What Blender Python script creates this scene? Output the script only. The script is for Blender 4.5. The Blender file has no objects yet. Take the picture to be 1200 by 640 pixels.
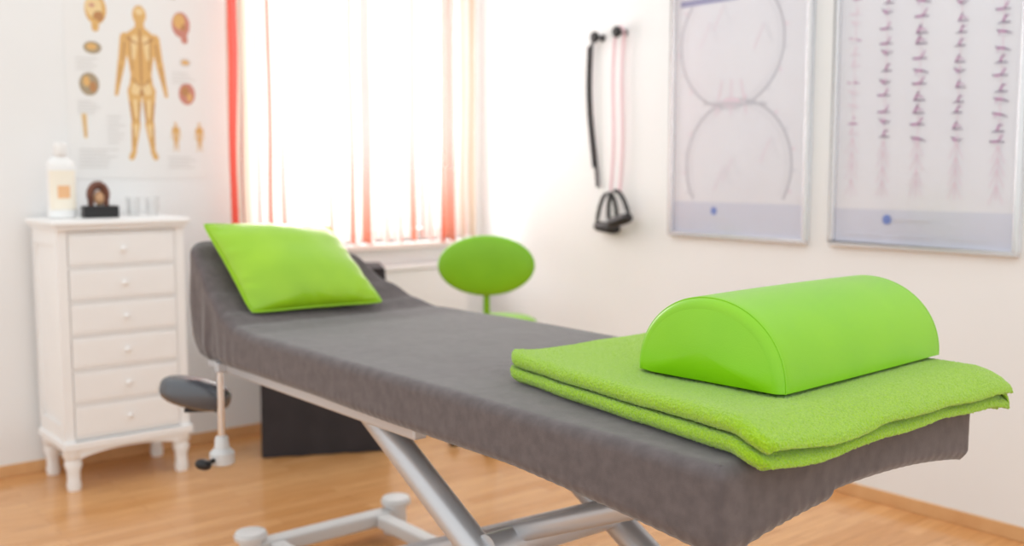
import bpy, bmesh, math, random
from mathutils import Vector, Matrix, noise
random.seed(7)
scene = bpy.context.scene
scene.view_settings.view_transform = 'Standard'
scene.view_settings.look = 'None'

# ------------------------------------------------------------ materials
def lin(c):
    c = c/255.0
    return c/12.92 if c <= 0.04045 else ((c+0.055)/1.055)**2.4
def col(r, g, b): return (lin(r), lin(g), lin(b), 1.0)

def mat(name, rgb, rough=0.5, metal=0.0, bump=0.0, bscale=100.0, rgb2=None, cscale=8.0,
        sheen=0.0, coat=0.0, spec=0.5, bdist=0.002, detail=3.0):
    m = bpy.data.materials.new(name); m.use_nodes = True
    nt = m.node_tree; b = nt.nodes['Principled BSDF']
    b.inputs['Base Color'].default_value = col(*rgb)
    b.inputs['Roughness'].default_value = rough
    b.inputs['Metallic'].default_value = metal
    b.inputs['Specular IOR Level'].default_value = spec
    b.inputs['Sheen Weight'].default_value = sheen
    b.inputs['Sheen Roughness'].default_value = 0.4
    b.inputs['Coat Weight'].default_value = coat
    b.inputs['Coat Roughness'].default_value = 0.2
    tc = nt.nodes.new('ShaderNodeTexCoord')
    n2 = nt.nodes.new('ShaderNodeTexNoise'); n2.inputs['Scale'].default_value = cscale
    n2.inputs['Detail'].default_value = 4
    nt.links.new(tc.outputs['Object'], n2.inputs['Vector'])
    r = nt.nodes.new('ShaderNodeValToRGB')
    r.color_ramp.elements[0].position = 0.35; r.color_ramp.elements[1].position = 0.65
    r.color_ramp.elements[0].color = col(*(rgb2 or rgb)); r.color_ramp.elements[1].color = col(*rgb)
    nt.links.new(n2.outputs['Fac'], r.inputs['Fac'])
    nt.links.new(r.outputs['Color'], b.inputs['Base Color'])
    if bump > 0:
        n = nt.nodes.new('ShaderNodeTexNoise'); n.inputs['Scale'].default_value = bscale
        n.inputs['Detail'].default_value = detail
        nt.links.new(tc.outputs['Object'], n.inputs['Vector'])
        bp = nt.nodes.new('ShaderNodeBump'); bp.inputs['Strength'].default_value = bump
        bp.inputs['Distance'].default_value = bdist
        nt.links.new(n.outputs['Fac'], bp.inputs['Height'])
        nt.links.new(bp.outputs['Normal'], b.inputs['Normal'])
    return m

M_wall = mat('wall_paint', (242, 242, 242), 0.9, bump=0.15, bscale=250, rgb2=(240, 240, 240), cscale=2)
M_white = mat('white_lacquer', (250, 249, 248), 0.4, rgb2=(247, 246, 245), cscale=5)
M_frame_white = mat('white_window_paint', (240, 240, 240), 0.4)
M_lime = mat('lime_leather', (138, 203, 8), 0.38, bump=0.3, bscale=420, rgb2=(131, 198, 5), cscale=6, bdist=0.001, coat=0.12)
M_lime2 = mat('yellow_lime_leather', (156, 203, 6), 0.30, bump=0.3, bscale=300, rgb2=(146, 195, 4), cscale=8, bdist=0.001, coat=0.3)
M_stool = mat('stool_lime_vinyl', (130, 192, 14), 0.4, rgb2=(124, 186, 10))
M_towel = mat('lime_terry', (180, 220, 52), 0.95, bump=0.9, bscale=600, rgb2=(148, 196, 34), cscale=330, sheen=0.5, bdist=0.003, detail=4, spec=0.1)
M_sheet = mat('grey_suede_fabric', (110, 101, 101), 0.95, bump=0.35, bscale=600, rgb2=(99, 91, 91), cscale=38, sheen=0.4, spec=0.12)
M_pad = mat('grey_vinyl', (95, 92, 95), 0.5)
M_silver = mat('silver_powder_coat', (205, 205, 208), 0.35, metal=0.5)
M_silver_light = mat('light_grey_plastic', (222, 222, 222), 0.4)
M_chrome = mat('chrome', (225, 225, 228), 0.15, metal=1.0)
M_alu = mat('aluminium_frame', (225, 226, 230), 0.25, metal=0.6)
M_black = mat('black_plastic', (28, 26, 28), 0.4)
M_blackcloth = mat('black_cloth', (52, 46, 48), 0.85, bump=0.3, bscale=200, rgb2=(44, 39, 41))
M_blackleather = mat('dark_grey_leather', (82, 84, 90), 0.25, bump=0.2, bscale=200, coat=0.5)
M_wood_trim = mat('beech_trim', (224, 176, 124), 0.45, rgb2=(216, 164, 112), cscale=12)
M_pink = mat('pink_rubber', (232, 196, 202), 0.5)
M_brown = mat('copper_brown', (120, 70, 48), 0.35, rgb2=(90, 48, 32), cscale=20)
M_bone = mat('bone_model', (206, 160, 120), 0.5)
M_paper = mat('poster_paper', (241, 240, 239), 0.8)
M_paper_lav = mat('pale_chart_paper', (242, 241, 244), 0.6, rgb2=(238, 237, 241), cscale=3)
M_strip = mat('pale_blue_strip', (219, 221, 234), 0.6)
M_navy = mat('navy_ink', (142, 144, 186), 0.6)
M_blueink = mat('blue_ink', (100, 130, 210), 0.6)
M_greyink = mat('grey_ink', (200, 199, 206), 0.7)
M_ltgreyink = mat('light_grey_ink', (224, 223, 229), 0.7)
M_purple = mat('purple_ink', (176, 84, 152), 0.7)
M_dark = mat('dark_plum_ink', (112, 80, 116), 0.7)
M_palepink = mat('pale_pink_ink', (236, 216, 226), 0.7)
M_whiteink = mat('white_print', (242, 241, 245), 0.7)
M_ochre = mat('ochre_print', (226, 182, 118), 0.8)
M_ochre_d = mat('brown_print', (192, 140, 94), 0.8)
M_ochre_l = mat('light_ochre_print', (240, 212, 160), 0.8)
M_redp = mat('red_print', (206, 142, 128), 0.8)
M_textp = mat('grey_text_print', (220, 217, 215), 0.8)
M_olive = mat('olive_print', (174, 156, 130), 0.8)
M_orange = mat('orange_label', (240, 190, 142), 0.6)
M_cream = mat('cream_label', (246, 238, 222), 0.6)
M_bottle = mat('white_bottle_plastic', (244, 243, 242), 0.35)

def glassy(name, fac=0.08, tint=(1, 1, 1, 1), rough=0.02):
    m = bpy.data.materials.new(name); m.use_nodes = True
    nt = m.node_tree; nt.nodes.clear()
    o = nt.nodes.new('ShaderNodeOutputMaterial'); mx = nt.nodes.new('ShaderNodeMixShader')
    t = nt.nodes.new('ShaderNodeBsdfTransparent'); t.inputs['Color'].default_value = tint
    g = nt.nodes.new('ShaderNodeBsdfGlossy'); g.inputs['Roughness'].default_value = rough
    mx.inputs['Fac'].default_value = fac
    nt.links.new(t.outputs[0], mx.inputs[1]); nt.links.new(g.outputs[0], mx.inputs[2])
    nt.links.new(mx.outputs[0], o.inputs['Surface'])
    return m
M_glass = glassy('clear_pane', 0.05)
M_picglass = glassy('picture_glass', 0.10, (0.99, 0.99, 1.0, 1), 0.2)
M_tumbler = glassy('tumbler_glass', 0.12, (0.985, 0.985, 0.985, 1), 0.05)

def sheer(name, rgb, opac, opac_low=None, zr=0.65):
    m = bpy.data.materials.new(name); m.use_nodes = True
    nt = m.node_tree; nt.nodes.clear()
    o = nt.nodes.new('ShaderNodeOutputMaterial'); mx = nt.nodes.new('ShaderNodeMixShader')
    t = nt.nodes.new('ShaderNodeBsdfTransparent')
    m2 = nt.nodes.new('ShaderNodeMixShader'); m2.inputs['Fac'].default_value = 0.55
    tr = nt.nodes.new('ShaderNodeBsdfTranslucent'); tr.inputs['Color'].default_value = col(*rgb)
    d = nt.nodes.new('ShaderNodeBsdfDiffuse'); d.inputs['Color'].default_value = col(*rgb)
    nt.links.new(tr.outputs[0], m2.inputs[1]); nt.links.new(d.outputs[0], m2.inputs[2])
    mx.inputs['Fac'].default_value = opac
    if opac_low is not None:   # opacity rises towards the hem, painting in the darker view outside
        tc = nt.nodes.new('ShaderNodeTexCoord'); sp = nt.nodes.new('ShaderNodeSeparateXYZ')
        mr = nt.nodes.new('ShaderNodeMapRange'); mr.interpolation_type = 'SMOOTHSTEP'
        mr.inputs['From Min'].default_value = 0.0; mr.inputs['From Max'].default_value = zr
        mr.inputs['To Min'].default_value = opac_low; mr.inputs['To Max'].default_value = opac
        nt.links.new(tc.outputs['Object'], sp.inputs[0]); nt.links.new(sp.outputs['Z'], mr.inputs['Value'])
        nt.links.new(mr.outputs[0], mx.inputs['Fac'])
    nt.links.new(t.outputs[0], mx.inputs[1]); nt.links.new(m2.outputs[0], mx.inputs[2])
    nt.links.new(mx.outputs[0], o.inputs['Surface'])
    return m
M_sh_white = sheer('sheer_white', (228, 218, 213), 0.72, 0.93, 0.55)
M_sh_red = sheer('sheer_red', (198, 66, 50), 0.90, 0.95)
M_sh_orange = sheer('sheer_orange', (212, 110, 82), 0.78, 0.95)
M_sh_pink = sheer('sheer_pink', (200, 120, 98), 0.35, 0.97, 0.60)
M_sh_tan = sheer('sheer_tan', (206, 184, 164), 0.85, 0.93)
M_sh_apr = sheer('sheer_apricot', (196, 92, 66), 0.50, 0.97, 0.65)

def floor_mat():
    m = bpy.data.materials.new('laminate_planks'); m.use_nodes = True
    nt = m.node_tree; b = nt.nodes['Principled BSDF']
    tc = nt.nodes.new('ShaderNodeTexCoord')
    br = nt.nodes.new('ShaderNodeTexBrick')
    br.inputs['Scale'].default_value = 1.0
    br.inputs['Brick Width'].default_value = 0.65; br.inputs['Row Height'].default_value = 0.065
    br.inputs['Mortar Size'].default_value = 0.0008
    br.inputs['Color1'].default_value = col(232, 176, 120); br.inputs['Color2'].default_value = col(216, 156, 98)
    br.inputs['Mortar'].default_value = col(178, 116, 70)
    nt.links.new(tc.outputs['Object'], br.inputs['Vector'])
    mp = nt.nodes.new('ShaderNodeMapping'); mp.inputs['Scale'].default_value = (2, 30, 1)
    nt.links.new(tc.outputs['Object'], mp.inputs['Vector'])
    n = nt.nodes.new('ShaderNodeTexNoise'); n.inputs['Scale'].default_value = 3; n.inputs['Detail'].default_value = 5
    nt.links.new(mp.outputs[0], n.inputs['Vector'])
    rr = nt.nodes.new('ShaderNodeValToRGB')
    rr.color_ramp.elements[0].color = (0.80, 0.76, 0.72, 1); rr.color_ramp.elements[1].color = (1.05, 1.05, 1.05, 1)
    rr.color_ramp.elements[0].position = 0.3; rr.color_ramp.elements[1].position = 0.7
    nt.links.new(n.outputs['Fac'], rr.inputs['Fac'])
    mm = nt.nodes.new('ShaderNodeMix'); mm.data_type = 'RGBA'; mm.blend_type = 'MULTIPLY'
    mm.inputs['Factor'].default_value = 1.0
    nt.links.new(br.outputs['Color'], mm.inputs['A']); nt.links.new(rr.outputs['Color'], mm.inputs['B'])
    nt.links.new(mm.outputs['Result'], b.inputs['Base Color'])
    b.inputs['Roughness'].default_value = 0.2
    return m
M_floor = floor_mat()

# ------------------------------------------------------------ mesh builder
def frame_from(axis):
    z = axis.normalized()
    a = Vector((0, 0, 1)) if abs(z.z) < 0.9 else Vector((1, 0, 0))
    x = a.cross(z).normalized(); y = z.cross(x)
    return x, y, z

class B:
    def __init__(s): s.v = []; s.f = []; s.m = []
    def add(s, vs, fs, mi=0):
        o = len(s.v); s.v += [Vector(v) for v in vs]
        for f in fs: s.f.append([i+o for i in f]); s.m.append(mi)
        return s
    def box(s, x0, x1, y0, y1, z0, z1, mi=0):
        vs = [(x, y, z) for x in (x0, x1) for y in (y0, y1) for z in (z0, z1)]
        return s.add(vs, [(0, 1, 3, 2), (4, 6, 7, 5), (0, 4, 5, 1), (2, 3, 7, 6), (0, 2, 6, 4), (1, 5, 7, 3)], mi)
    def rbox(s, c, sx, sy, sz, ang, mi=0):
        ca, sa = math.cos(ang), math.sin(ang); vs = []
        for x in (-sx/2, sx/2):
            for y in (-sy/2, sy/2):
                for z in (-sz/2, sz/2):
                    vs.append((c[0]+x*ca-y*sa, c[1]+x*sa+y*ca, c[2]+z))
        return s.add(vs, [(0, 1, 3, 2), (4, 6, 7, 5), (0, 4, 5, 1), (2, 3, 7, 6), (0, 2, 6, 4), (1, 5, 7, 3)], mi)
    def cyl(s, p0, p1, r0, r1=None, n=24, mi=0):
        r1 = r0 if r1 is None else r1
        p0, p1 = Vector(p0), Vector(p1); x, y, z = frame_from(p1-p0)
        vs = []
        for p, r in ((p0, r0), (p1, r1)):
            for i in range(n):
                a = 2*math.pi*i/n; vs.append(p+x*math.cos(a)*r+y*math.sin(a)*r)
        fs = [(i, (i+1) % n, n+(i+1) % n, n+i) for i in range(n)]
        fs += [list(range(n))[::-1], list(range(n, 2*n))]
        return s.add(vs, fs, mi)
    def tube(s, path, r, n=10, mi=0, closed=False):
        P = [Vector(p) for p in path]; N = len(P); vs = []
        prev = None
        for i, p in enumerate(P):
            if closed: t = P[(i+1) % N]-P[i-1]
            else: t = P[min(i+1, N-1)]-P[max(i-1, 0)]
            t.normalize()
            if prev is None: x, y, _ = frame_from(t)
            else:
                x = (prev-t*prev.dot(t)).normalized(); y = t.cross(x)
            prev = x
            rr = r[i] if isinstance(r, (list, tuple)) else r
            for k in range(n):
                a = 2*math.pi*k/n; vs.append(p+x*math.cos(a)*rr+y*math.sin(a)*rr)
        fs = []
        for i in range(N if closed else N-1):
            j = (i+1) % N
            for k in range(n): fs.append((i*n+k, i*n+(k+1) % n, j*n+(k+1) % n, j*n+k))
        if not closed: fs += [list(range(n))[::-1], [(N-1)*n+k for k in range(n)]]
        return s.add(vs, fs, mi)
    def lathe(s, prof, c, n=28, mi=0, sx=1, sy=1):
        vs = []; K = len(prof)
        for r, z in prof:
            for i in range(n):
                a = 2*math.pi*i/n; vs.append((c[0]+r*math.cos(a)*sx, c[1]+r*math.sin(a)*sy, c[2]+z))
        fs = [(k*n+i, k*n+(i+1) % n, (k+1)*n+(i+1) % n, (k+1)*n+i) for k in range(K-1) for i in range(n)]
        fs += [list(range(n))[::-1], list(range((K-1)*n, K*n))]
        return s.add(vs, fs, mi)
    def sell(s, c, ax, rad, e=2.0, nu=40, nv=24, mi=0):
        vs = []; sg = lambda t, p: math.copysign(abs(t)**p, t)
        for j in range(nv+1):
            ph = -math.pi/2+math.pi*j/nv
            for i in range(nu):
                th = 2*math.pi*i/nu; q = 2.0/e
                a = sg(math.cos(ph), q)*math.cos(th)*rad[0]
                b_ = sg(math.cos(ph), q)*math.sin(th)*rad[1]
                c_ = sg(math.sin(ph), q)*rad[2]
                vs.append(Vector(c)+ax[0]*a+ax[1]*b_+ax[2]*c_)
        fs = [(j*nu+i, j*nu+(i+1) % nu, (j+1)*nu+(i+1) % nu, (j+1)*nu+i) for j in range(nv) for i in range(nu)]
        return s.add(vs, fs, mi)
    def done(s, name, mats, parent=None, smooth=True, bevel=0, seg=2, label=None, category=None, kind=None, group=None, sub=0, solid=0, weld=True, ang=35):
        mn = Vector((min(v.x for v in s.v), min(v.y for v in s.v), min(v.z for v in s.v)))
        mx = Vector((max(v.x for v in s.v), max(v.y for v in s.v), max(v.z for v in s.v)))
        org = Vector(((mn.x+mx.x)/2, (mn.y+mx.y)/2, mn.z))
        if kind == 'structure': org = Vector((0, 0, 0))
        me = bpy.data.meshes.new(name)
        me.from_pydata([v-org for v in s.v], [], s.f)
        mats = mats if isinstance(mats, list) else [mats]
        for m in mats: me.materials.append(m)
        for p, mi in zip(me.polygons, s.m): p.material_index = mi
        bm = bmesh.new(); bm.from_mesh(me)
        if weld: bmesh.ops.remove_doubles(bm, verts=bm.verts, dist=1e-6)
        bmesh.ops.recalc_face_normals(bm, faces=bm.faces); bm.to_mesh(me); bm.free()
        ob = bpy.data.objects.new(name, me); scene.collection.objects.link(ob)
        if smooth:
            me.shade_smooth()
            if ang < 170:
                try: me.set_sharp_from_angle(angle=math.radians(ang))
                except Exception: pass
        if parent:
            ob.parent = parent; ob.location = org-W(parent)
        else: ob.location = org
        if bevel:
            b = ob.modifiers.new('bevel', 'BEVEL'); b.width = bevel; b.segments = seg; b.limit_method = 'ANGLE'
            b.angle_limit = math.radians(40); b.harden_normals = False
        if solid:
            m = ob.modifiers.new('solid', 'SOLIDIFY'); m.thickness = solid; m.offset = 0
        if sub:
            m = ob.modifiers.new('sub', 'SUBSURF'); m.levels = sub; m.render_levels = sub
        if label: ob['label'] = label
        if category: ob['category'] = category
        if kind: ob['kind'] = kind
        if group: ob['group'] = group
        return ob
def W(o):
    v = Vector(o.location)
    while o.parent: o = o.parent; v += Vector(o.location)
    return v
def thing(name, loc, label, category, group=None):
    e = bpy.data.objects.new(name, None); e.empty_display_size = 0.1
    scene.collection.objects.link(e); e.location = loc
    e['label'] = label; e['category'] = category
    if group: e['group'] = group
    return e
def nz(x, y, z=0.0): return noise.noise(Vector((x, y, z)))

# ------------------------------------------------------------ room
XR, YB = 3.47, 4.48
WX0, WX1, WZ0, WZ1 = 2.03, 3.34, 0.88, 2.35
B().box(-2.5, XR+0.25, -2.5, YB+0.25, -0.1, 0).done('floor', M_floor, smooth=False, kind='structure')
b = B()
b.box(-2.5, WX0, YB, YB+0.25, 0, 2.7).box(WX1, XR+0.25, YB, YB+0.25, 0, 2.7)
b.box(WX0, WX1, YB, YB+0.25, 0, WZ0).box(WX0, WX1, YB, YB+0.25, WZ1, 2.7)
b.done('wall_back', M_wall, smooth=False, kind='structure')
B().box(XR, XR+0.25, -2.5, YB, 0, 2.7).done('wall_right', M_wall, smooth=False, kind='structure')
B().box(-2.5, XR-0.012, YB-0.012, YB, 0, 0.05).done('baseboard_back', M_wood_trim, smooth=False, bevel=0.003, kind='structure')
B().box(XR-0.012, XR, -2.5, YB, 0, 0.05).done('baseboard_right', M_wood_trim, smooth=False, bevel=0.003, kind='structure')
b = B(); fw = 0.06; y0, y1 = YB+0.12, YB+0.18
b.box(WX0, WX1, y0, y1, WZ0, WZ0+fw).box(WX0, WX1, y0, y1, WZ1-fw, WZ1)
b.box(WX0, WX0+fw, y0, y1, WZ0+fw, WZ1-fw).box(WX1-fw, WX1, y0, y1, WZ0+fw, WZ1-fw)
xm = (WX0+WX1)/2
b.box(xm-0.03, xm+0.03, y0, y1, WZ0+fw, WZ1-fw)
win = b.done('window_1', M_frame_white, smooth=False, kind='structure')
for a, c in ((WX0+fw, xm-0.03), (xm+0.03, WX1-fw)):
    B().box(a, c, y0+0.025, y0+0.03, WZ0+fw, WZ1-fw).done('glass', M_glass, parent=win, smooth=False)
B().box(WX0-0.04, WX1+0.04, YB-0.05, YB+0.12, WZ0-0.03, WZ0).done('trim_1', M_white, smooth=False, bevel=0.005, kind='structure')

# radiator
rad = thing('radiator', (2.93, 4.43, 0.14), 'plain white panel radiator on the wall beneath the window', 'radiator')
B().box(2.58, 3.30, 4.395, 4.455, 0.16, 0.74).done('panel', M_white, parent=rad, smooth=False, bevel=0.006)
B().box(2.575, 3.305, 4.385, 4.46, 0.742, 0.765).done('top_grille', M_white, parent=rad, smooth=False, bevel=0.003)
for x in (2.7, 3.15): B().box(x, x+.03, 4.453, 4.481, 0.2, 0.68).done('bracket', M_white, parent=rad, smooth=False)

# ------------------------------------------------------------ curtains
def curtain(name, x0, x1, z0, z1, stripes, waves, label, y=4.31, amp=0.022, flare=0.0):
    b = B(); n = int((x1-x0)/0.005); nzv = 24; vs = []
    for j in range(nzv+1):
        t = j/nzv
        for i in range(n+1):
            u = i/n
            zb = z0+.012*math.sin(u*waves*2*math.pi)+.02*nz(u*5, 3.3)
            z = z1+(zb-z1)*t
            x = x0+(x1-x0)*u+flare*t*(u-0.5)+.016*nz(u*3, t*2.5, 4)
            yy = y+amp*math.sin(u*waves*2*math.pi+0.6*math.sin(u*9))+0.008*nz(u*8, t*3)
            vs.append((x, yy, z))
    b.add(vs, [])
    for j in range(nzv):
        for i in range(n):
            u = (i+0.5)/n; mi = 0
            for a, c, k in stripes:
                if a <= u < c: mi = k
            b.f.append([j*(n+1)+i, j*(n+1)+i+1, (j+1)*(n+1)+i+1, (j+1)*(n+1)+i]); b.m.append(mi)
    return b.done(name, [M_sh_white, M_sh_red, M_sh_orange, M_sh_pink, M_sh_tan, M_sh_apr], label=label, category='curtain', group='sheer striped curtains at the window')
curtain('curtain', 1.925, 2.20, 0.90, 2.48, [(0, .05, 4), (.05, .12, 1), (.12, .18, 4), (.2, .25, 1), (.25, .36, 4), (.45, .5, 3), (.65, .71, 2), (.71, .74, 4), (.9, .94, 3)], 4,
        'sheer white curtain with thin red and orange stripes')
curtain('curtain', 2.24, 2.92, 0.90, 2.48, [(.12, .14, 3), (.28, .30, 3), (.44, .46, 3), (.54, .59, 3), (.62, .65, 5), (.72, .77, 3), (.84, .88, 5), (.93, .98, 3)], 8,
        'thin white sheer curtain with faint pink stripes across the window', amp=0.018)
curtain('curtain', 2.95, 3.29, 0.90, 2.48, [(.0, .06, 3), (.12, .22, 3), (.32, .37, 5), (.45, .58, 3), (.62, .65, 2), (.70, .78, 4), (.82, .85, 5), (.88, 1.0, 4)], 5,
        'sheer white curtain with orange and tan stripes near the corner')
rod = thing('curtain_rod', (2.6, 4.31, 2.5), 'slim silver curtain rod above the window', 'curtain rod')
B().cyl((1.80, 4.31, 2.495), (3.40, 4.31, 2.495), 0.012).done('rod', M_silver, parent=rod)
for x in (1.84, 3.36):
    B().cyl((x, 4.31, 2.495), (x, YB, 2.495), 0.008).cyl((x, YB-0.008, 2.495), (x, YB, 2.495), 0.02).done('bracket', M_silver, parent=rod)

# ------------------------------------------------------------ chest of drawers
CX0, CX1, CY0, CY1 = 1.135, 1.615, 4.10, 4.44
ch = thing('chest_of_drawers', ((CX0+CX1)/2, (CY0+CY1)/2, 0), 'tall narrow white wooden chest with six drawers and turned feet', 'chest of drawers')
b = B(); ZB = .195
b.box(CX0, CX1, CY0+0.02, CY1, ZB, 1.02)
for x0, x1 in ((CX0-0.008, CX0), (CX1, CX1+0.008)):
    b.box(x0, x1, CY0, CY0+0.045, ZB, 1.02); b.box(x0, x1, CY1-0.045, CY1, ZB, 1.02)
    b.box(x0, x1, CY0+0.045, CY1-0.045, ZB, ZB+.065); b.box(x0, x1, CY0+0.045, CY1-0.045, 0.96, 1.02)
b.box(CX0, CX0+0.03, CY0, CY0+0.02, ZB, 1.02); b.box(CX1-0.03, CX1, CY0, CY0+0.02, ZB, 1.02)
zb0 = ZB+.012; dz = (1.010-zb0)/6
for i in range(7):
    z = zb0+i*dz; b.box(CX0+0.03, CX1-0.03, CY0, CY0+0.02, max(z-0.005, ZB), min(z+0.005, 1.02))
b.done('body', M_white, parent=ch, smooth=False, bevel=0.002)
b = B().box(CX0-0.028, CX1+0.028, CY0-0.028, CY1+0.01, 1.038, 1.06).box(CX0-0.016, CX1+0.016, CY0-0.016, CY1+0.01, 1.02, 1.038)
b.done('top', M_white, parent=ch, smooth=False, bevel=0.006, seg=3)
b = B().box(CX0-0.018, CX1+0.018, CY0-0.018, CY1, ZB-.03, ZB)
n = 24; vs = []
for i in range(n+1):
    u = i/n; x = CX0+0.04+(CX1-CX0-0.08)*u; zz = 0.122+0.03*math.sin(math.pi*u)**0.6
    for y in (CY0-0.008, CY0+0.012): vs += [(x, y, ZB-.03), (x, y, zz)]
fs = []
for i in range(n):
    a = i*4; c = a+4
    fs += [(a, a+1, c+1, c), (a+2, c+2, c+3, a+3), (a+1, a+3, c+3, c+1), (a, c, c+2, a+2)]
b.add(vs, fs); b.done('apron', M_white, parent=ch, smooth=False, bevel=0.003)
for i in range(6):
    z0 = zb0+i*dz+0.0065; z1 = zb0+(i+1)*dz-0.0065
    d = B().box(CX0+0.033, CX1-0.033, CY0-0.003, CY0+0.019, z0, z1)
    d.box(CX0+0.044, CX1-0.044, CY0-0.005, CY0-0.003, z0+0.011, z1-0.011)
    dr = d.done('drawer', M_white, parent=ch, smooth=False, bevel=0.003)
    zc = (z0+z1)/2; k = B(); xc = (CX0+CX1)/2
    k.cyl((xc, CY0-0.005, zc), (xc, CY0-0.016, zc), 0.005, n=16)
    k.sell((xc, CY0-0.020, zc), (Vector((1, 0, 0)), Vector((0, 0, 1)), Vector((0, 1, 0))), (0.011, 0.011, 0.007), 2, 20, 10)
    k.done('knob', M_white, parent=dr)
for sx, x in ((-1, CX0+0.024), (1, CX1-0.024)):
    for sy, y in ((-1, CY0+0.022), (1, CY1-0.035)):
        b = B(); prof = [(0.0, 0.023, 0), (0.018, 0.027, 0.0), (0.045, 0.023, 0.0), (0.075, 0.024, 0), (0.105, 0.033, 0), (0.124, 0.027, 0.0), (0.132, 0.036, 0.0), (0.167, 0.036, 0.0)]
        vs = []; n = 16
        for z, r, o in prof:
            for i in range(n):
                a = 2*math.pi*i/n
                ca, sa = math.cos(a), math.sin(a)
                vs.append((x+sx*o+math.copysign(abs(ca)**0.75, ca)*r, y+math.copysign(abs(sa)**0.75, sa)*r*0.95, z))
        K = len(prof)
        fs = [(k*n+i, k*n+(i+1) % n, (k+1)*n+(i+1) % n, (k+1)*n+i) for k in range(K-1) for i in range(n)]+[list(range(n))[::-1], list(range((K-1)*n, K*n))]
        b.add(vs, fs); b.done('leg', M_white, parent=ch, ang=60)

# items on chest
ZT = 1.061
bt = thing('lotion_bottle', (1.21, 4.30, ZT), 'white plastic lotion bottle with cream and orange label', 'bottle')
B().lathe([(0.045, 0), (0.052, 0.006), (0.053, 0.20), (0.048, 0.225), (0.03, 0.24), (0.022, 0.245), (0.022, 0.25)], (1.21, 4.30, ZT), sx=1.05, sy=0.62).done('body', M_bottle, parent=bt)
B().lathe([(0.026, 0.250), (0.027, 0.252), (0.025, 0.295), (0.021, 0.30)], (1.21, 4.30, ZT)).done('cap', M_bottle, parent=bt)
b = B(); vs = []; n = 16
for z in (0.035, 0.19):
    for i in range(n+1):
        a = math.radians(-150+120*i/n); vs.append((1.21+0.0545*1.05*math.cos(a), 4.30+0.0545*0.64*math.sin(a), ZT+z))
b.add(vs, [(i, i+1, n+2+i, n+1+i) for i in range(n)]); b.done('label_sheet', M_cream, parent=bt)
b = B(); vs = []
for z in (0.080, 0.130):
    for i in range(n+1):
        a = math.radians(-114+48*i/n); vs.append((1.21+0.0552*1.05*math.cos(a), 4.30+0.0552*0.65*math.sin(a), ZT+z))
b.add(vs, [(i, i+1, n+2+i, n+1+i) for i in range(n)]); b.done('label_picture', M_orange, parent=bt, label='orange picture on the label')

mo = thing('anatomical_model', (1.35, 4.28, ZT), 'small brown anatomical model on a black block base', 'model')
B().rbox((1.35, 4.28, ZT+0.024), 0.135, 0.085, 0.048, -0.15).done('base', M_black, parent=mo, smooth=False, bevel=0.004)
path = []
for i in range(15):
    a = math.pi*(1.08-1.16*i/14); path.append((1.345+0.033*math.cos(a), 4.28, ZT+0.085+0.045*math.sin(a)))
B().tube(path, [0.012+0.006*math.sin(math.pi*i/14) for i in range(15)], n=12).cyl((1.315, 4.28, ZT+0.048), (1.315, 4.28, ZT+0.085), 0.012).cyl((1.375, 4.28, ZT+0.048), (1.375, 4.28, ZT+0.085), 0.012).done('arch', M_brown, parent=mo)
B().sell((1.35, 4.285, ZT+0.078), (Vector((1, 0, 0)), Vector((0, 1, 0)), Vector((0, 0, 1))), (0.022, 0.018, 0.030), 2).done('core', M_bone, parent=mo)
for x, y in ((1.49, 4.30), (1.56, 4.27)):
    b = B().lathe([(0.026, 0), (0.031, 0.075), (0.033, 0.08), (0.029, 0.078), (0.024, 0.006)], (x, y, ZT))
    b.done('drinking_glass', M_tumbler, label='small clear drinking glass on the white chest', category='glass', group='glasses on the chest')

# ------------------------------------------------------------ flat print helpers
class P2(B):
    def __init__(s, fn): super().__init__(); s.fn = fn; s.k = 0
    def poly(s, pts, mi):
        s.k += 1
        s.add([s.fn(x, y, 0.0015+0.000012*s.k) for x, y in pts], [list(range(len(pts)))], mi); return s
    def ell(s, x, y, rx, ry, mi, n=20, rot=0):
        c, q = math.cos(rot), math.sin(rot)
        return s.poly([(x+rx*math.cos(2*math.pi*i/n)*c-ry*math.sin(2*math.pi*i/n)*q, y+rx*math.cos(2*math.pi*i/n)*q+ry*math.sin(2*math.pi*i/n)*c) for i in range(n)], mi)
    def limb(s, x0, y0, r0, x1, y1, r1, mi):
        a = math.atan2(y1-y0, x1-x0); pts = []
        for i in range(7): t = a+math.pi/2+math.pi*i/6; pts.append((x0+r0*math.cos(t), y0+r0*math.sin(t)))
        for i in range(7): t = a-math.pi/2+math.pi*i/6; pts.append((x1+r1*math.cos(t), y1+r1*math.sin(t)))
        return s.poly(pts, mi)
    def ring(s, x, y, r, w, mi, a0=0, a1=360, n=48):
        s.k += 1; vs = []
        for i in range(n+1):
            a = math.radians(a0+(a1-a0)*i/n)
            for rr in (r-w/2, r+w/2): vs.append(s.fn(x+rr*math.cos(a), y+rr*math.sin(a), 0.0015+0.000012*s.k))
        s.add(vs, [(2*i, 2*i+1, 2*i+3, 2*i+2) for i in range(n)], mi); return s
    def rect(s, x0, y0, x1, y1, mi): return s.poly([(x0, y0), (x1, y0), (x1, y1), (x0, y1)], mi)

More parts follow.
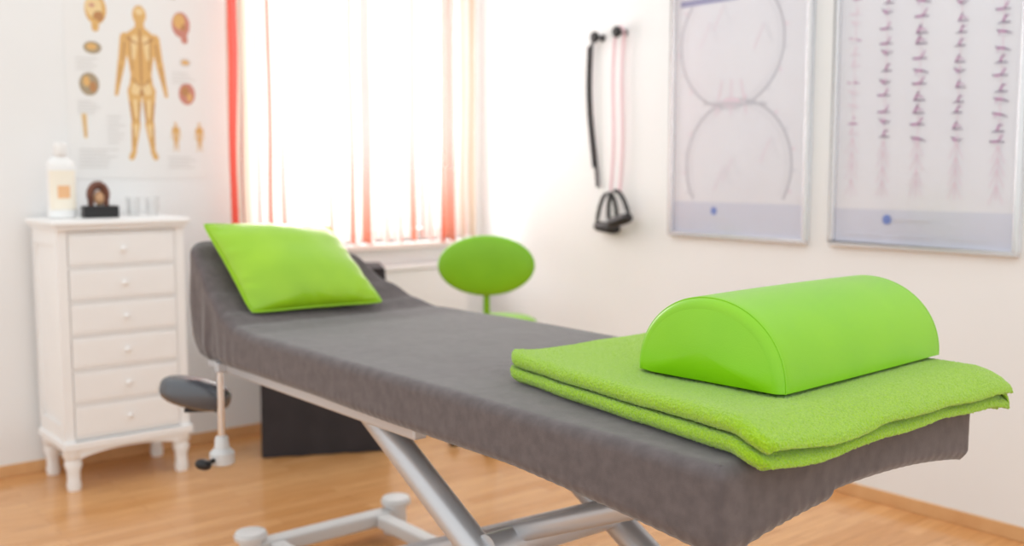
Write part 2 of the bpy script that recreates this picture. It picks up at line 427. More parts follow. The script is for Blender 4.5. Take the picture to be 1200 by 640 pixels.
def fa(x, y, off): return (1.296+(x-85)*0.00371, YB-off-.001, 1.215+(210-y)*0.0037)
ap = thing('anatomy_poster', (1.59, YB-0.003, 1.215), 'paper anatomy chart with a standing muscle figure on the wall', 'poster')
b = P2(fa); b.box(*(1.296, 1.89, YB-0.0024, YB-0.0008, 1.215, 2.09), mi=0)
MA = [M_paper, M_ochre, M_ochre_d, M_ochre_l, M_redp, M_textp, M_olive]
L = b.limb
def muscle_man(cx, top, h, det=True):
    s = h/176.0
    X = lambda x: cx+x*s
    Y = lambda y: top+y*s
    b.ell(X(0), Y(11), 8*s, 11*s, 1); L(X(0), Y(18), 5*s, X(0), Y(32), 6*s, 1)
    b.poly([(X(-4), Y(24)), (X(4), Y(24)), (X(17), Y(34)), (X(19), Y(42)), (X(14), Y(66)), (X(12), Y(80)), (X(15), Y(98)), (X(0), Y(104)), (X(-15), Y(98)), (X(-12), Y(80)), (X(-14), Y(66)), (X(-19), Y(42)), (X(-17), Y(34))], 1)
    for q in (-1, 1):
        L(X(17*q), Y(38), 6*s, X(22*q), Y(66), 4*s, 1); L(X(22*q), Y(66), 4.4*s, X(27*q), Y(92), 2.6*s, 1); L(X(27*q), Y(92), 2.8*s, X(29*q), Y(103), 2*s, 1)
        L(X(8*q), Y(98), 8.5*s, X(8*q), Y(132), 5*s, 1); L(X(8*q), Y(136), 5.5*s, X(11*q), Y(166), 2.8*s, 1); L(X(11*q), Y(168), 3*s, X(14*q), Y(175), 3.4*s, 1)
        if det:
            L(X(6*q), Y(38), 4*s, X(9*q), Y(60), 3*s, 3); L(X(6*q), Y(94), 5*s, X(7*q), Y(98), 5*s, 3)
            L(X(8*q), Y(110), 2.5*s, X(7*q), Y(128), 1.6*s, 3); L(X(8*q), Y(139), 2.6*s, X(9*q), Y(150), 1.6*s, 3)
            L(X(12*q), Y(36), .8*s, X(10*q), Y(74), .8*s, 2); L(X(14*q), Y(112), 1*s, X(11*q), Y(134), .8*s, 2)
            L(X(18*q), Y(44), 1*s, X(21*q), Y(64), .7*s, 2); L(X(23*q), Y(70), .8*s, X(26*q), Y(90), .6*s, 2)
            L(X(3*q), Y(112), 1*s, X(4*q), Y(134), .7*s, 2); L(X(12*q), Y(142), .8*s, X(11*q), Y(162), .6*s, 2)
            L(X(15*q), Y(38), 1.2*s, X(4*q), Y(44), .8*s, 2); L(X(10*q), Y(84), 1*s, X(3*q), Y(92), .8*s, 2)
    if det:
        L(X(0), Y(28), 1.2*s, X(0), Y(92), 1.0*s, 2); b.ell(X(0), Y(7), 5*s, 4*s, 3); b.ell(X(0), Y(100), 2*s, 5*s, 2)
muscle_man(169, 10, 176)
b.ell(120, 19, 12, 17, 1); b.ell(118, 16, 9, 12, 3); b.ell(123, 27, 6, 6, 2); L(119, 34, 4, 119, 40, 4, 1); b.ell(116, 15, 3, 2, 4)
b.ell(218, 28, 11, 15, 4); b.ell(216, 24, 7, 9, 1); L(221, 38, 4, 222, 46, 4, 4); b.ell(221, 31, 3, 4, 2)
b.ell(115, 62, 10, 7, 6); b.ell(114, 61, 6, 4, 1); b.ell(222, 72, 7, 5, 5); b.ell(222, 72, 5, 3, 1)
b.ell(110, 103, 11, 13, 6); b.ell(107, 100, 4, 6, 1); b.ell(114, 106, 4, 6, 2); b.ell(223, 109, 10, 13, 4); b.ell(221, 106, 5, 6, 2); b.ell(226, 113, 3, 5, 1)
muscle_man(208, 143, 34, False); muscle_man(237, 143, 34, False)
L(103, 138, 3, 104, 162, 2, 3); L(103, 138, .7, 104, 162, .7, 2)
for i in range(7): b.rect(128, 138+i*5, 128+random.uniform(12, 26), 139.2+i*5, 5)
for x0 in (96, 205):
    for i in range(4): b.rect(x0, 74+i*4+(0 if x0 == 96 else 10), x0+random.uniform(18, 30), 75+i*4+(0 if x0 == 96 else 10), 5)
for i in range(5): b.rect(96, 122+i*3.4, 96+random.uniform(14, 26), 123+i*3.4, 5)
for i in range(6): b.rect(96, 176+i*4, 96+random.uniform(30, 44), 177.1+i*4, 5)
for i in range(4): b.rect(198, 184+i*4, 198+random.uniform(24, 36), 185.1+i*4, 5)
x = 118
for w in (5, 4, 6, 3, 5, 4, 6, 5, 4, 3, 6, 5, 4, 6): b.rect(x, -6, x+w, -1.5, 6); x += w+2.2
b.done('printed_sheet', MA, parent=ap, smooth=False, weld=False)

def framed_chart(y_left, w, z0, h, label, draw, mats):
    t = thing('framed_chart', (XR-0.01, y_left-w/2, z0), label, 'poster', 'framed charts on the wall')
    fwid = 0.018; b = B(); X0, X1 = XR-0.024, XR-0.001; yl, yr = y_left, y_left-w
    b.box(X0, X1, yr, yl, z0, z0+fwid).box(X0, X1, yr, yl, z0+h-fwid, z0+h)
    b.box(X0, X1, yl-fwid, yl, z0+fwid, z0+h-fwid).box(X0, X1, yr, yr+fwid, z0+fwid, z0+h-fwid)
    b.done('frame', M_alu, parent=t, smooth=False, bevel=0.003)
    def fn(u, v, off): return (XR-0.006-off, y_left-u, z0+v)
    b = P2(fn); b.box(XR-0.007, XR-0.002, yr+fwid, yl-fwid, z0+fwid, z0+h-fwid, 0)
    draw(b); b.done('printed_sheet', mats, parent=t, smooth=False, weld=False)
    B().box(XR-0.0215, XR-0.0205, yr+fwid, yl-fwid, z0+fwid, z0+h-fwid).done('glass', M_picglass, parent=t, smooth=False)
MC = [M_paper_lav, M_strip, M_navy, M_blueink, M_greyink, M_ltgreyink, M_purple, M_dark, M_palepink, M_whiteink]
def c1(x, y):
    d = 4.6-(x-787)/161*.56; return ((x-787)*.718/161, (276+(x-787)*.057-y)*d/1200)
def draw1(b):
    W_, H_ = 0.718, 1.09
    b.rect(0.018, 0.018, W_-0.018, 0.155, 1)
    b.rect(0.04, 0.995, 0.36, 1.022, 2)
    b.rect(0.36, 1.004, 0.60, 1.014, 5)
    for (x, y, r, a0, a1) in ((858, 54, 0.268, 140, 398), (868, 194, 0.272, -30, 212)):
        cx, cy = c1(x, y)
        b.ring(cx, cy, r, 0.012, 4, a0, a1); b.ring(cx, cy, r-0.024, 0.004, 5, a0, a1)
        for i in range(14):
            a = math.radians(a0+(a1-a0)*(i+.5)/14)
            q = r+.016; b.ell(cx+q*math.cos(a), cy+q*math.sin(a), .009, .006, 5 if i % 2 else 8, 10, a)
    cx, cy = c1(860, 124)
    for dx in (-.05, .0, .05): b.limb(cx+dx, cy+.10, .004, cx+dx*1.6, cy-.04, .004, 8)
    b.ell(cx, cy+.01, .05, .02, 8)
    b.limb(cx-.14, cy+.01, .005, cx+.18, cy-.005, .005, 4)
    for (x, y) in ((822, 60), (838, 40), (852, 212), (842, 222), (885, 60), (895, 190)):
        cx, cy = c1(x, y); b.limb(cx, cy, .003, cx+.05, cy+.10, .002, 8); b.limb(cx+.05, cy+.10, .002, cx+.09, cy+.02, .002, 5)
    cx, cy = c1(842, 247); b.ell(cx, cy, .017, .017, 3); b.rect(cx-.06, cy-.035, cx+.07, cy-.03, 5)
    for i in range(3): b.rect(.06+i*.2, .045, .06+i*.2+.14, .05, 5)
def c2(x, y):
    d = 3.96-(x-975)/222*.57; return ((x-975)*.718/222, (288+(x-975)*.062-y)*d/1200)
def pose(b, x, y, s, k, ca, cb):
    k = k % 5; w = .70
    lm = lambda a, c, r0, d, e, r1, m: b.limb(x+a*s, y+c*s, r0*s*w, x+d*s, y+e*s, r1*s*w, m)
    b.ell(x, y-s*.62, s*1.1, s*.07, 5, 14)
    if k == 0:
        lm(-.5, -.38, .26, -.2, .3, .2, ca); lm(-.5, -.42, .2, .95, -.48, .1, cb); lm(-.15, .2, .1, .7, -.1, .07, ca); b.ell(x-.08*s, y+.55*s, .16*s, .17*s, cb, 12)
    elif k == 1:
        lm(-.65, .0, .2, .35, -.18, .22, ca); lm(.3, -.2, .16, 1.05, -.45, .09, cb); lm(-.65, -.05, .09, -.65, -.55, .07, ca); b.ell(x-.9*s, y+.08*s, .15*s, .15*s, cb, 12)
    elif k == 2:
        lm(-.8, -.42, .2, .05, -.38, .24, ca); lm(.05, -.36, .17, .6, .5, .09, ca); lm(.05, -.4, .15, .9, -.48, .09, cb); b.ell(x-1.0*s, y-.36*s, .15*s, .15*s, cb, 12)
    elif k == 3:
        lm(-.2, -.4, .24, .05, .25, .2, ca); lm(-.2, -.42, .2, .8, -.48, .12, cb); lm(.05, .25, .09, .7, .5, .06, ca); lm(-.2, -.42, .16, -.8, -.48, .1, cb); b.ell(x+.2*s, y+.45*s, .15*s, .16*s, cb, 12)
    else:
        lm(-.1, -.42, .22, -.65, -.02, .2, ca); lm(-.1, -.42, .18, .85, -.1, .09, cb); lm(-.6, 0, .09, .3, .1, .06, ca); b.ell(x-.8*s, y+.2*s, .15*s, .16*s, cb, 12)
def draw2(b):
    W_ = 0.718
    b.rect(0.018, 0.018, W_-0.018, 0.145, 1)
    b.rect(0.04, 0.985, 0.50, 1.012, 2)
    for j, x in enumerate((1000, 1040, 1081, 1126, 1171)):
        u, _ = c2(x, 100)
        b.limb(u, .19, .002, u, .96, .002, 8)
        for i in range(15):
            y = 2+i*15.5+(j*11 % 9)+2*math.sin(i*2.3+j*1.7)
            if y > 232: continue
            u, v = c2(x, y)
            if y > 166:
                for q in (-1, 1): b.limb(u, v+.028, .0022, u+q*.024, v-.028, .0018, 8)
                b.ell(u, v+.024, .008, .008, 8, 10)
            elif j == 0: pose(b, u, v, .024, i*2+j, 8, 8 if i % 3 else 6)
            else: pose(b, u+.003*math.sin(i*5+j), v, .023+.004*((i*3+j) % 3)/2, (i*i+j*3), 6, 7)
    cx, cy = c2(1048, 258); b.ell(cx, cy, .018, .018, 3); b.rect(cx+.03, cy-.004, cx+.16, cy+.003, 5)
    for i in range(3): b.rect(.06+i*.2, .045, .06+i*.2+.15, .05, 5)
framed_chart(3.096, 0.718, 0.960, 1.09, 'silver-framed pale chart with two large faint arcs', draw1, MC)
framed_chart(2.274, 0.718, 0.962, 1.09, 'silver-framed chart with five columns of purple exercise figures', draw2, MC)

# ------------------------------------------------------------ hooks, strap, bands
for y, z in ((3.545, 1.875), (3.40, 1.885)):
    h = thing('wall_hook', (XR, y, z), 'round black knob hook screwed to the white wall', 'hook', 'black wall hooks')
    B().cyl((XR-0.003, y, z), (XR, y, z), 0.018).cyl((XR-0.045, y, z), (XR-0.003, y, z), 0.008).done('stem', M_black, parent=h)
    B().sell((XR-0.055, y, z), (Vector((0, 1, 0)), Vector((0, 0, 1)), Vector((1, 0, 0))), (0.027, 0.027, 0.014), 2.6, 24, 14).done('knob', M_black, parent=h)
def ribbon(b, pts, w, th, mi=0):
    vs = []
    for p in pts:
        for dy in (-w/2, w/2):
            for dx in (-th/2, th/2): vs.append((p[0]+dx, p[1]+dy, p[2]))
    fs = []
    for i in range(len(pts)-1):
        a = i*4; c = a+4
        fs += [(a, a+1, c+1, c), (a+2, c+2, c+3, a+3), (a, c, c+2, a+2), (a+1, a+3, c+3, c+1)]
    fs += [(0, 2, 3, 1), (len(pts)*4-4, len(pts)*4-3, len(pts)*4-1, len(pts)*4-2)]
    b.add(vs, fs, mi)
b = B()
ptsf = []
for i in range(30):
    t = i/29; ptsf.append((XR-0.022-0.006*math.sin(t*5), 3.60-0.035*t+0.012*math.sin(t*4), 1.84-0.67*t))
top = [(XR-0.024, 3.548-0.0+0.052*i/6, 1.886-0.046*(i/6)**2) for i in range(6)]
ribbon(b, top+ptsf, 0.020, 0.006); ribbon(b, [(p[0]-0.008, p[1]+0.010, p[2]) for p in ptsf[:26]], 0.016, 0.005)
b.done('resistance_strap', M_black, label='black elastic strap hanging from a wall hook', category='exercise strap', smooth=False)
rb = thing('resistance_band', (XR-0.03, 3.42, 0.98), 'pink rubber tube band with black stirrup hand grips', 'exercise band')
b = B()
for (ya, yb) in ((3.435, 3.450), (3.375, 3.39)):
    b.tube([(XR-0.03, ya+(yb-ya)*i/20+0.008*math.sin(i/3), 1.875-0.72*i/20) for i in range(21)], 0.0065, n=8)
b.tube([(XR-0.03, 3.405+0.03*math.cos(math.pi*i/10), 1.875+0.036*math.sin(math.pi*i/10)) for i in range(11)], 0.0065, n=8)
b.done('cord', M_pink, parent=rb)
def stirrup(yc, zt, tilt, X, wd, ln):
    ct, st_ = math.cos(tilt), math.sin(tilt)
    def Q(u, v, dx=0): return (X+dx, yc+u*ct-v*st_, zt+u*st_+v*ct)
    a = [(0, 0), (-wd*.28, -ln*.03), (-wd*.55, -ln*.16), (-wd*.8, -ln*.42), (-wd*.95, -ln*.72), (-wd, -ln)]
    pts = [Q(u, v) for u, v in a]
    pts2 = [Q(-u, v) for u, v in a][::-1]
    b = B().tube(pts+pts2[:-1], 0.010, n=8)
    P0, P1 = Vector(pts[-1]), Vector(pts2[0])
    g = B().tube([P0.lerp(P1, t) for t in (-.04, .1, .35, .65, .9, 1.04)], [0.018, 0.025, 0.026, 0.026, 0.025, 0.018], n=16)
    hd = b.done('handle', M_black, parent=rb); g.done('grip', M_black, parent=hd)
stirrup(3.455, 1.145, 0.08, XR-.04, .068, .165)
stirrup(3.385, 1.155, -0.25, XR-.075, .066, .140)

# ------------------------------------------------------------ black draped box
bc = thing('storage_box', (2.24, 4.07, 0), 'black cloth-covered storage box standing on the wooden floor', 'storage box')
ang = math.radians(-27)
b = B(); w2, d2 = 0.275, 0.15; vs = []; per = []
N = 30
for i in range(N): per.append((-w2+2*w2*i/N, -d2))
for i in range(16): per.append((w2, -d2+2*d2*i/16))
for i in range(N): per.append((w2-2*w2*i/N, d2))
for i in range(16): per.append((-w2, d2-2*d2*i/16))
ca, sa = math.cos(ang), math.sin(ang); cx, cy = 2.24, 4.07
for j in range(13):
    t = j/12; z = 0.80*(1-t)+0.004
    for i, (x, y) in enumerate(per):
        k = 1+0.035*t*math.sin(i*0.9)*(0.4+t)*0.5+(0.0 if j else -0.02)
        xx, yy = x*k, y*k
        vs.append((cx+xx*ca-yy*sa, cy+xx*sa+yy*ca, z))
n = len(per)
fs = [(j*n+i, j*n+(i+1) % n, (j+1)*n+(i+1) % n, (j+1)*n+i) for j in range(12) for i in range(n)]+[list(range(n)), [12*n+i for i in range(n)]]
b.add(vs, fs).done('cloth_cover', M_blackcloth, parent=bc, ang=50)
B().rbox((cx, cy, 0.815), 0.54, 0.29, 0.022, ang).done('lid', M_blackcloth, parent=bc, smooth=False, bevel=0.005)

# ------------------------------------------------------------ stool
st = thing('stool_chair', (2.83, 3.55, 0), 'round swivel stool with lime green seat and oval backrest', 'stool')
F = Vector((math.sin(math.radians(39.4)), math.cos(math.radians(39.4)), 0)); R = Vector((F.y, -F.x, 0)); U = Vector((0, 0, 1))
bcn = Vector((2.645, 3.39, 0.852))
B().sell(bcn, (R, U, F), (0.205, 0.128, 0.032), 2.6, 56, 20).done('backrest', M_stool, parent=st)
sx_, sy_ = 2.88, 3.61
sc = Vector((sx_, sy_, -0.082))
b = B().lathe([(0.15, 0.60), (0.17, 0.605), (0.18, 0.63), (0.175, 0.655), (0.15, 0.668), (0.05, 0.67)], sc, n=40); b.done('seat', M_stool, parent=st)
pth = [bcn+F*0.03+U*(-0.02), bcn+F*0.035+U*(-0.12), bcn+F*0.04+U*(-0.22), bcn+F*0.09+U*(-0.33), sc+U*0.588]
B().tube(pth, 0.014, n=12).done('backrest_bracket', M_stool, parent=st)
B().cyl(sc+U*0.57, sc+U*0.60, 0.06).cyl(sc+U*0.30, sc+U*0.57, 0.016).cyl(sc+U*0.17, sc+U*0.34, 0.028).done('gas_column', M_chrome, parent=st)
sc = Vector((sx_, sy_, 0))
b = B()
for i in range(5):
    a = 2*math.pi*i/5+.1; d = Vector((math.cos(a), math.sin(a), 0))
    b.tube([sc+U*0.10, sc+d*0.10+U*0.095, sc+d*0.21+U*0.075], [0.024, 0.018, 0.012], n=12)
b.done('star_base', M_chrome, parent=st)
for i in range(5):
    a = 2*math.pi*i/5+.1; d = Vector((math.cos(a), math.sin(a), 0)); e = Vector((-d.y, d.x, 0)); c = sc+d*0.205
    B().cyl(c+U*0.026-e*0.022, c+U*0.026-e*0.006, 0.026).cyl(c+U*0.026+e*0.006, c+U*0.026+e*0.022, 0.026).cyl(c+U*0.05, c+U*0.075, 0.006).cyl(c+U*0.026-e*0.01, c+U*0.026+e*0.01, 0.012).cyl(c+U*0.026, c+U*0.055, 0.007).done('caster', M_black, parent=st)

# ------------------------------------------------------------ massage table
XL, XRt, Y0, Y1 = 1.20, 1.99, 0.965, 3.055
ZS = [(0, .80), (2.60, .80), (2.72, .808), (2.80, .835), (2.87, .885), (2.95, .970), (3.0, 1.018), (3.04, 1.032), (3.2, 1.02)]
def hprof(y):
    for (a, za), (c, zc) in zip(ZS, ZS[1:]):
        if y <= c:
            t = (y-a)/(c-a); t = t*t*(3-2*t)*0.5+t*0.5; return za+(zc-za)*t
    return ZS[-1][1]
OUT = [((XL, Y0), .012), ((XRt, Y0), .03), ((XRt, 2.62), .5), ((1.87, 2.85), .3), ((1.67, Y1), .12), ((XL+.01, Y1), .06)]
def outline(off=0.0, step=0.010):
    pts = []
    n = len(OUT)
    for i in range(n):
        p = Vector(OUT[i][0]); r = OUT[i][1]
        a = (Vector(OUT[i-1][0])-p).normalized(); c = (Vector(OUT[(i+1) % n][0])-p).normalized()
        an = math.acos(max(-1, min(1, a.dot(c)))); d = r/math.tan(an/2)
        d = min(d, .12); rr = d*math.tan(an/2)
        ce = p+(a+c).normalized()*(rr/math.sin(an/2))
        s0 = p+a*d-ce; s1 = p+c*d-ce
        a0 = math.atan2(s0.y, s0.x); a1 = math.atan2(s1.y, s1.x)
        while a1 < a0: a1 += 2*math.pi
        for k in range(9):
            t = a0+(a1-a0)*k/8; pts.append(ce+Vector((math.cos(t), math.sin(t)))*rr)
    L_ = [0]; N = len(pts)
    for i in range(N): L_.append(L_[-1]+(pts[(i+1) % N]-pts[i]).length)
    M = int(L_[-1]/step); res = []; k = 0
    for j in range(M):
        s = L_[-1]*j/M
        while L_[k+1] < s: k += 1
        t = (s-L_[k])/max(1e-9, L_[k+1]-L_[k]); res.append(pts[k].lerp(pts[(k+1) % N], t))
    nrm = []
    for j in range(M):
        t = (res[(j+1) % M]-res[j-1]).normalized(); nrm.append(Vector((t.y, -t.x)))
    return [p+q*off for p, q in zip(res, nrm)], nrm, L_[-1]
def cover(off, zoff, hem, wr, closed):
    pts, nr, Lt = outline(off, .006 if wr else .012); N = len(pts); vs = []; rr = .022
    rings = 34; K = 0
    def cen(p): return Vector((1.59, round(min(max(p.y, 1.36), 2.68)/.02)*.02))
    def top(x, y):
        z = hprof(y)+zoff
        if wr:
            z += .0028*nz(x*4, y*4)+.0010*nz(x*12, y*7, 3)
            k = max(0, min(1, (y-2.55)/.3)); z += k*(.006*nz(x*10, y*4, 7))
        return z
    inn = []
    for p, q in zip(pts, nr):
        v = p-q*rr
        inn.append(v)
    for j in range(rings+1):
        t = (j/rings)
        for p, q, pi in zip(pts, nr, inn):
            c = cen(p); v = c.lerp(pi, t); vs.append((v.x, v.y, top(v.x, v.y)))
    K = rings+1
    for j in range(1, 7):
        a = math.pi/2*j/6
        for p, q, pi in zip(pts, nr, inn):
            v = p-q*rr*(1-math.sin(a)); vs.append((v.x, v.y, top(pi.x, pi.y)-rr*(1-math.cos(a))))
        K += 1
    S = 16
    for j in range(1, S+1):
        t = j/S
        for i, (p, q, pi) in enumerate(zip(pts, nr, inn)):
            zt = top(pi.x, pi.y)-rr; s = Lt*i/N
            hz = hem
            if wr:
                hz += .003*nz(s*3, 1.3)
                hz -= .034*max(0, min(1, (1.5-p.y)/.5))**1.4*(1 if p.x < 1.5 else .6)
                if p.y < 1.02:
                    u = (p.x-XL)/(XRt-XL)
                    hz += .036*math.sin(math.pi*min(1, max(0, (u-.10)/.90)))**.8
            z = zt+(hz-zt)*t; o = 0
            if wr:
                o = .0025*nz(s*5, z*5)*min(1, t*3)+.0014*(t**4)*math.sin(s*230+4*nz(s*9, 0))*(.6+nz(s*3, 5))
                k = max(0, min(1, (p.y-2.6)/.3))*(1 if p.x < 1.4 else .35); o += k*(.016*nz(s*11, z*2.5, 9)+.006*nz(s*26, z*4, 2))*min(1, t*2)
                if t > .8: o -= .014*((t-.8)/.2)**1.5
            v = p+q*o; vs.append((v.x, v.y, z))
        K += 1
    b = B(); fs = [(j*N+i, j*N+(i+1) % N, (j+1)*N+(i+1) % N, (j+1)*N+i) for j in range(K-1) for i in range(N)]
    if closed: fs.append([(K-1)*N+i for i in range(N)])
    return b.add(vs, fs)
tb = thing('massage_table', (1.59, 2.0, 0), 'height-adjustable massage table with raised headrest and silver scissor frame', 'massage table')
cover(-.020, -.014, .705, False, True).done('mattress', M_pad, parent=tb, ang=60)
cover(0, 0, .690, True, False).done('bed_sheet', M_sheet, solid=.003, ang=175, label='grey suede-like fitted sheet with gathered hem over the table', category='sheet')
for x in (1.25, 1.90):
    B().box(x-.018, x+.018, 1.84, 2.96, .658, .698).done('side_rail', M_silver, parent=tb, smooth=False, bevel=.005)
for y in (1.86, 2.94):
    B().box(1.268, 1.882, y-.018, y+.018, .662, .695).done('cross_rail', M_silver, parent=tb, smooth=False, bevel=.005)
XA, XB = 1.31, 1.71
def leg(x, ya, za, yb, zb, r=.036):
    B().cyl((x, ya, za), (x, yb, zb), r).done('leg', M_silver, parent=tb)
leg(XA, 2.20, .690, 1.10, .10); leg(XB, 2.20, .690, 1.10, .10)
leg(XA+.09, 1.20, .66, 2.55, .09, .022); leg(XB-.09, 1.20, .66, 2.55, .09, .022)
B().cyl((XA, 1.68, .438), (XB+.05, 1.68, .438), .034).done('cross_tube', M_silver, parent=tb)
B().cyl((XA-.02, 2.18, .675), (XB+.02, 2.18, .675), .016).done('cross_tube', M_silver, parent=tb)
B().cyl((1.56, 1.68, .442), (1.56, 2.45, .10), .028).cyl((1.56, 1.75, .42), (1.56, 1.45, .54), .014).done('lifting_cylinder', M_silver_light, parent=tb)
for y in (1.10, 2.93):
    B().box(1.36, 1.86, y-.03, y+.03, .04, .088).done('base_bar', M_silver_light, parent=tb, smooth=False, bevel=.01, seg=3)
    for x in (1.345, 1.885):
        B().lathe([(.044, 0), (.044, .006), (.03, .01), (.03, .03), (.036, .035), (.036, .095), (.05, .10), (.052, .112), (.046, .123), (.02, .127)], (x, y, 0)).done('foot', M_silver_light, parent=tb)
for x in (1.42, 1.81):
    B().box(x-.025, x+.025, 1.13, 2.90, .042, .085).done('base_rail', M_silver_light, parent=tb, smooth=False, bevel=.008)
a0 = Vector((.80, -.55, -.24)).normalized(); a1 = Vector((.5, .8, 0)); a1 = (a1-a0*a1.dot(a0)).normalized(); ax = (a0, a1, a0.cross(a1))
PX, PY = 1.218, 2.835
B().cyl((PX, PY, .43), (PX, PY, .685), .011).done('arm_support_pole', M_chrome, parent=tb)
B().box(PX-.012, 1.245, PY-.014, PY+.014, .662, .69).done('arm_support_bracket', M_silver, parent=tb, smooth=False, bevel=.003)
B().sell((1.176, 2.920, .590), ax, (.106, .066, .044), 2.9, 40, 24).done('arm_support_pad', M_blackleather, parent=tb, label='dark grey leather pad')
B().rbox((1.19, 2.915, .543), .09, .06, .012, math.radians(-30)).box(PX-.008, PX+.008, PY, 2.915, .536, .548).done('arm_support_plate', M_black, parent=tb, smooth=False, bevel=.003)
B().lathe([(.03, 0), (.036, .004), (.036, .035), (.022, .05), (.019, .08), (.015, .085)], (PX, PY, .385)).done('arm_support_clamp', M_silver_light, parent=tb)
B().cyl((PX-.02, PY-.01, .405), (PX-.055, PY-.022, .402), .007).sell((PX-.07, PY-.028, .402), (a0, a1, ax[2]), (.024, .018, .015), 2.4, 20, 12).done('clamp_knob', M_black, parent=tb)

# ------------------------------------------------------------ towel
def towel():
    t = .0128; gap = .0142; nl = 4; xl, xr = 1.262, 2.045
    path = []
    n = 88
    def endpts(x, sgn, z, k, rev):
        q = [(x+sgn*t*.5*math.cos(a), a) for a in (math.radians(65), math.radians(40), math.radians(18), 0.0)]
        r = [(xx, z, k, max(.05, math.sin(a))) for xx, a in q]
        return r[::-1] if rev else r
    for k in range(nl):
        z = .0072+k*gap
        fwd = (k % 2 == 0)
        xs = [xl+(xr-xl)*i/n for i in range(n+1)]
        if fwd: xs = xs[::-1]
        if k == 0: path += endpts(xs[0], 1, z, k, True)
        for x in xs: path.append((x, z, k, 1))
        if k < nl-1:
            xe = xs[-1]; sgn = -1 if fwd else 1
            for a in range(1, 10):
                an = math.pi*a/10
                path.append((xe+sgn*gap/2*1.5*math.sin(an), z+gap/2*(1-math.cos(an)), k+a/10, 1))
        else: path += endpts(xs[-1], 1, z, k, False)
    N = len(path)
    nrm = []
    for i in range(N):
        a = path[max(i-1, 0)]; c = path[min(i+1, N-1)]
        dx, dz = c[0]-a[0], c[1]-a[1]; l = math.hypot(dx, dz) or 1; nrm.append((-dz/l, dx/l))
    vs = []
    ya, yb = .926, 1.670
    ends = [0.0, .0008, .0024, .0045, .0072]
    ysl = [ya+e for e in ends]; m = 84
    ysl += [ya+.0072+(yb-ya-.0144)*i/m for i in range(1, m)]
    ysl += [yb-e for e in ends[::-1]]
    NY = len(ysl)-1
    A_st = [.006, -.006, .000, .004]; A_jl = [.012, -.004, .006, -.010]; A_r = [-.012, .004, .000, .006]; A_n = [0, 1.1, 2.0, 3.2]
    for j, y in enumerate(ysl):
        v = (y-ya)/(yb-ya); ed = min(y-ya, yb-y)
        q = min(1, ed/.0068); th = t/2*max(.06, math.sqrt(max(0, 1-(1-q)**2)))
        cr = max(0, 1-ed/.04)**2
        S = [.4*nz(y*7, 2.2), .6*nz(y*8, 3.1), .7*nz(y*8, 4.0), .8*nz(y*7, 6.1)]
        ring = []
        for side in (1, -1):
            idx = range(N) if side == 1 else range(N-1, -1, -1)
            for i in idx:
                x, z, k, cf = path[i]; nx, nzz = nrm[i]
                xx = x+nx*th*side*cf; zz = z+nzz*th*side*cf
                u = (x-xl)/(xr-xl)
                k0 = min(3, int(k)); k1 = min(3, k0+1); f = k-k0
                lp = lambda arr: arr[k0]*(1-f)+arr[k1]*f
                xx += (1-u)*(.104*v+.007*nz(y*5, 1.2)+lp(A_st)+.008*lp(S))+u*(.010*nz(y*6, 5)-.035*v+lp(A_r))
                if u < .25: xx += cr*.018*(1-u/.25)**2
                if u > .75: xx -= cr*.018*((u-.75)/.25)**2
                yy = y+.012*nz(x*4, 2.3)+lp(A_jl)*(1-2*v)+.006*nz(x*7, lp(A_n), 2)
                com = nz(xx*5, yy*5, 1)
                zz += (k+1)*.0012*com+.0012*nz(xx*13, yy*13, 3)
                le = math.exp(-((x-xl)/.05)**2)
                zz += (.009*le*(.7+.4*nz(y*5, 8.8))+.005*math.exp(-((x-xr)/.03)**2))*k/3
                zz += .005*math.exp(-((y-ya)/.04)**2)*(.6+nz(x*6, 3.3))*k/3
                ox = max(0, xx-1.965); zz -= ox*ox*2.0
                oy = max(0, .995-yy); zz -= oy*oy*5.0+oy*.12
                of = max(0, 1.240-xx); zz -= of*of*5+of*.12
                ring.append((xx, yy, zz+.8055))
        vs += ring
    M = 2*N
    fs = [(j*M+i, j*M+(i+1) % M, (j+1)*M+(i+1) % M, (j+1)*M+i) for j in range(NY) for i in range(M)]
    for j in (0, NY):
        for i in range(N-1): fs.append((j*M+i, j*M+i+1, j*M+M-2-i, j*M+M-1-i))
    return B().add(vs, fs)
tw = towel().done('towel', M_towel, ang=180, label='folded lime green terry towel on the end of the table', category='towel', weld=False, sub=2)
tx = bpy.data.textures.new('terry', 'CLOUDS'); tx.noise_scale = .0032; tx.noise_depth = 1
dm = tw.modifiers.new('pile', 'DISPLACE'); dm.texture = tx; dm.strength = .0046; dm.mid_level = .5; dm.texture_coords = 'LOCAL'

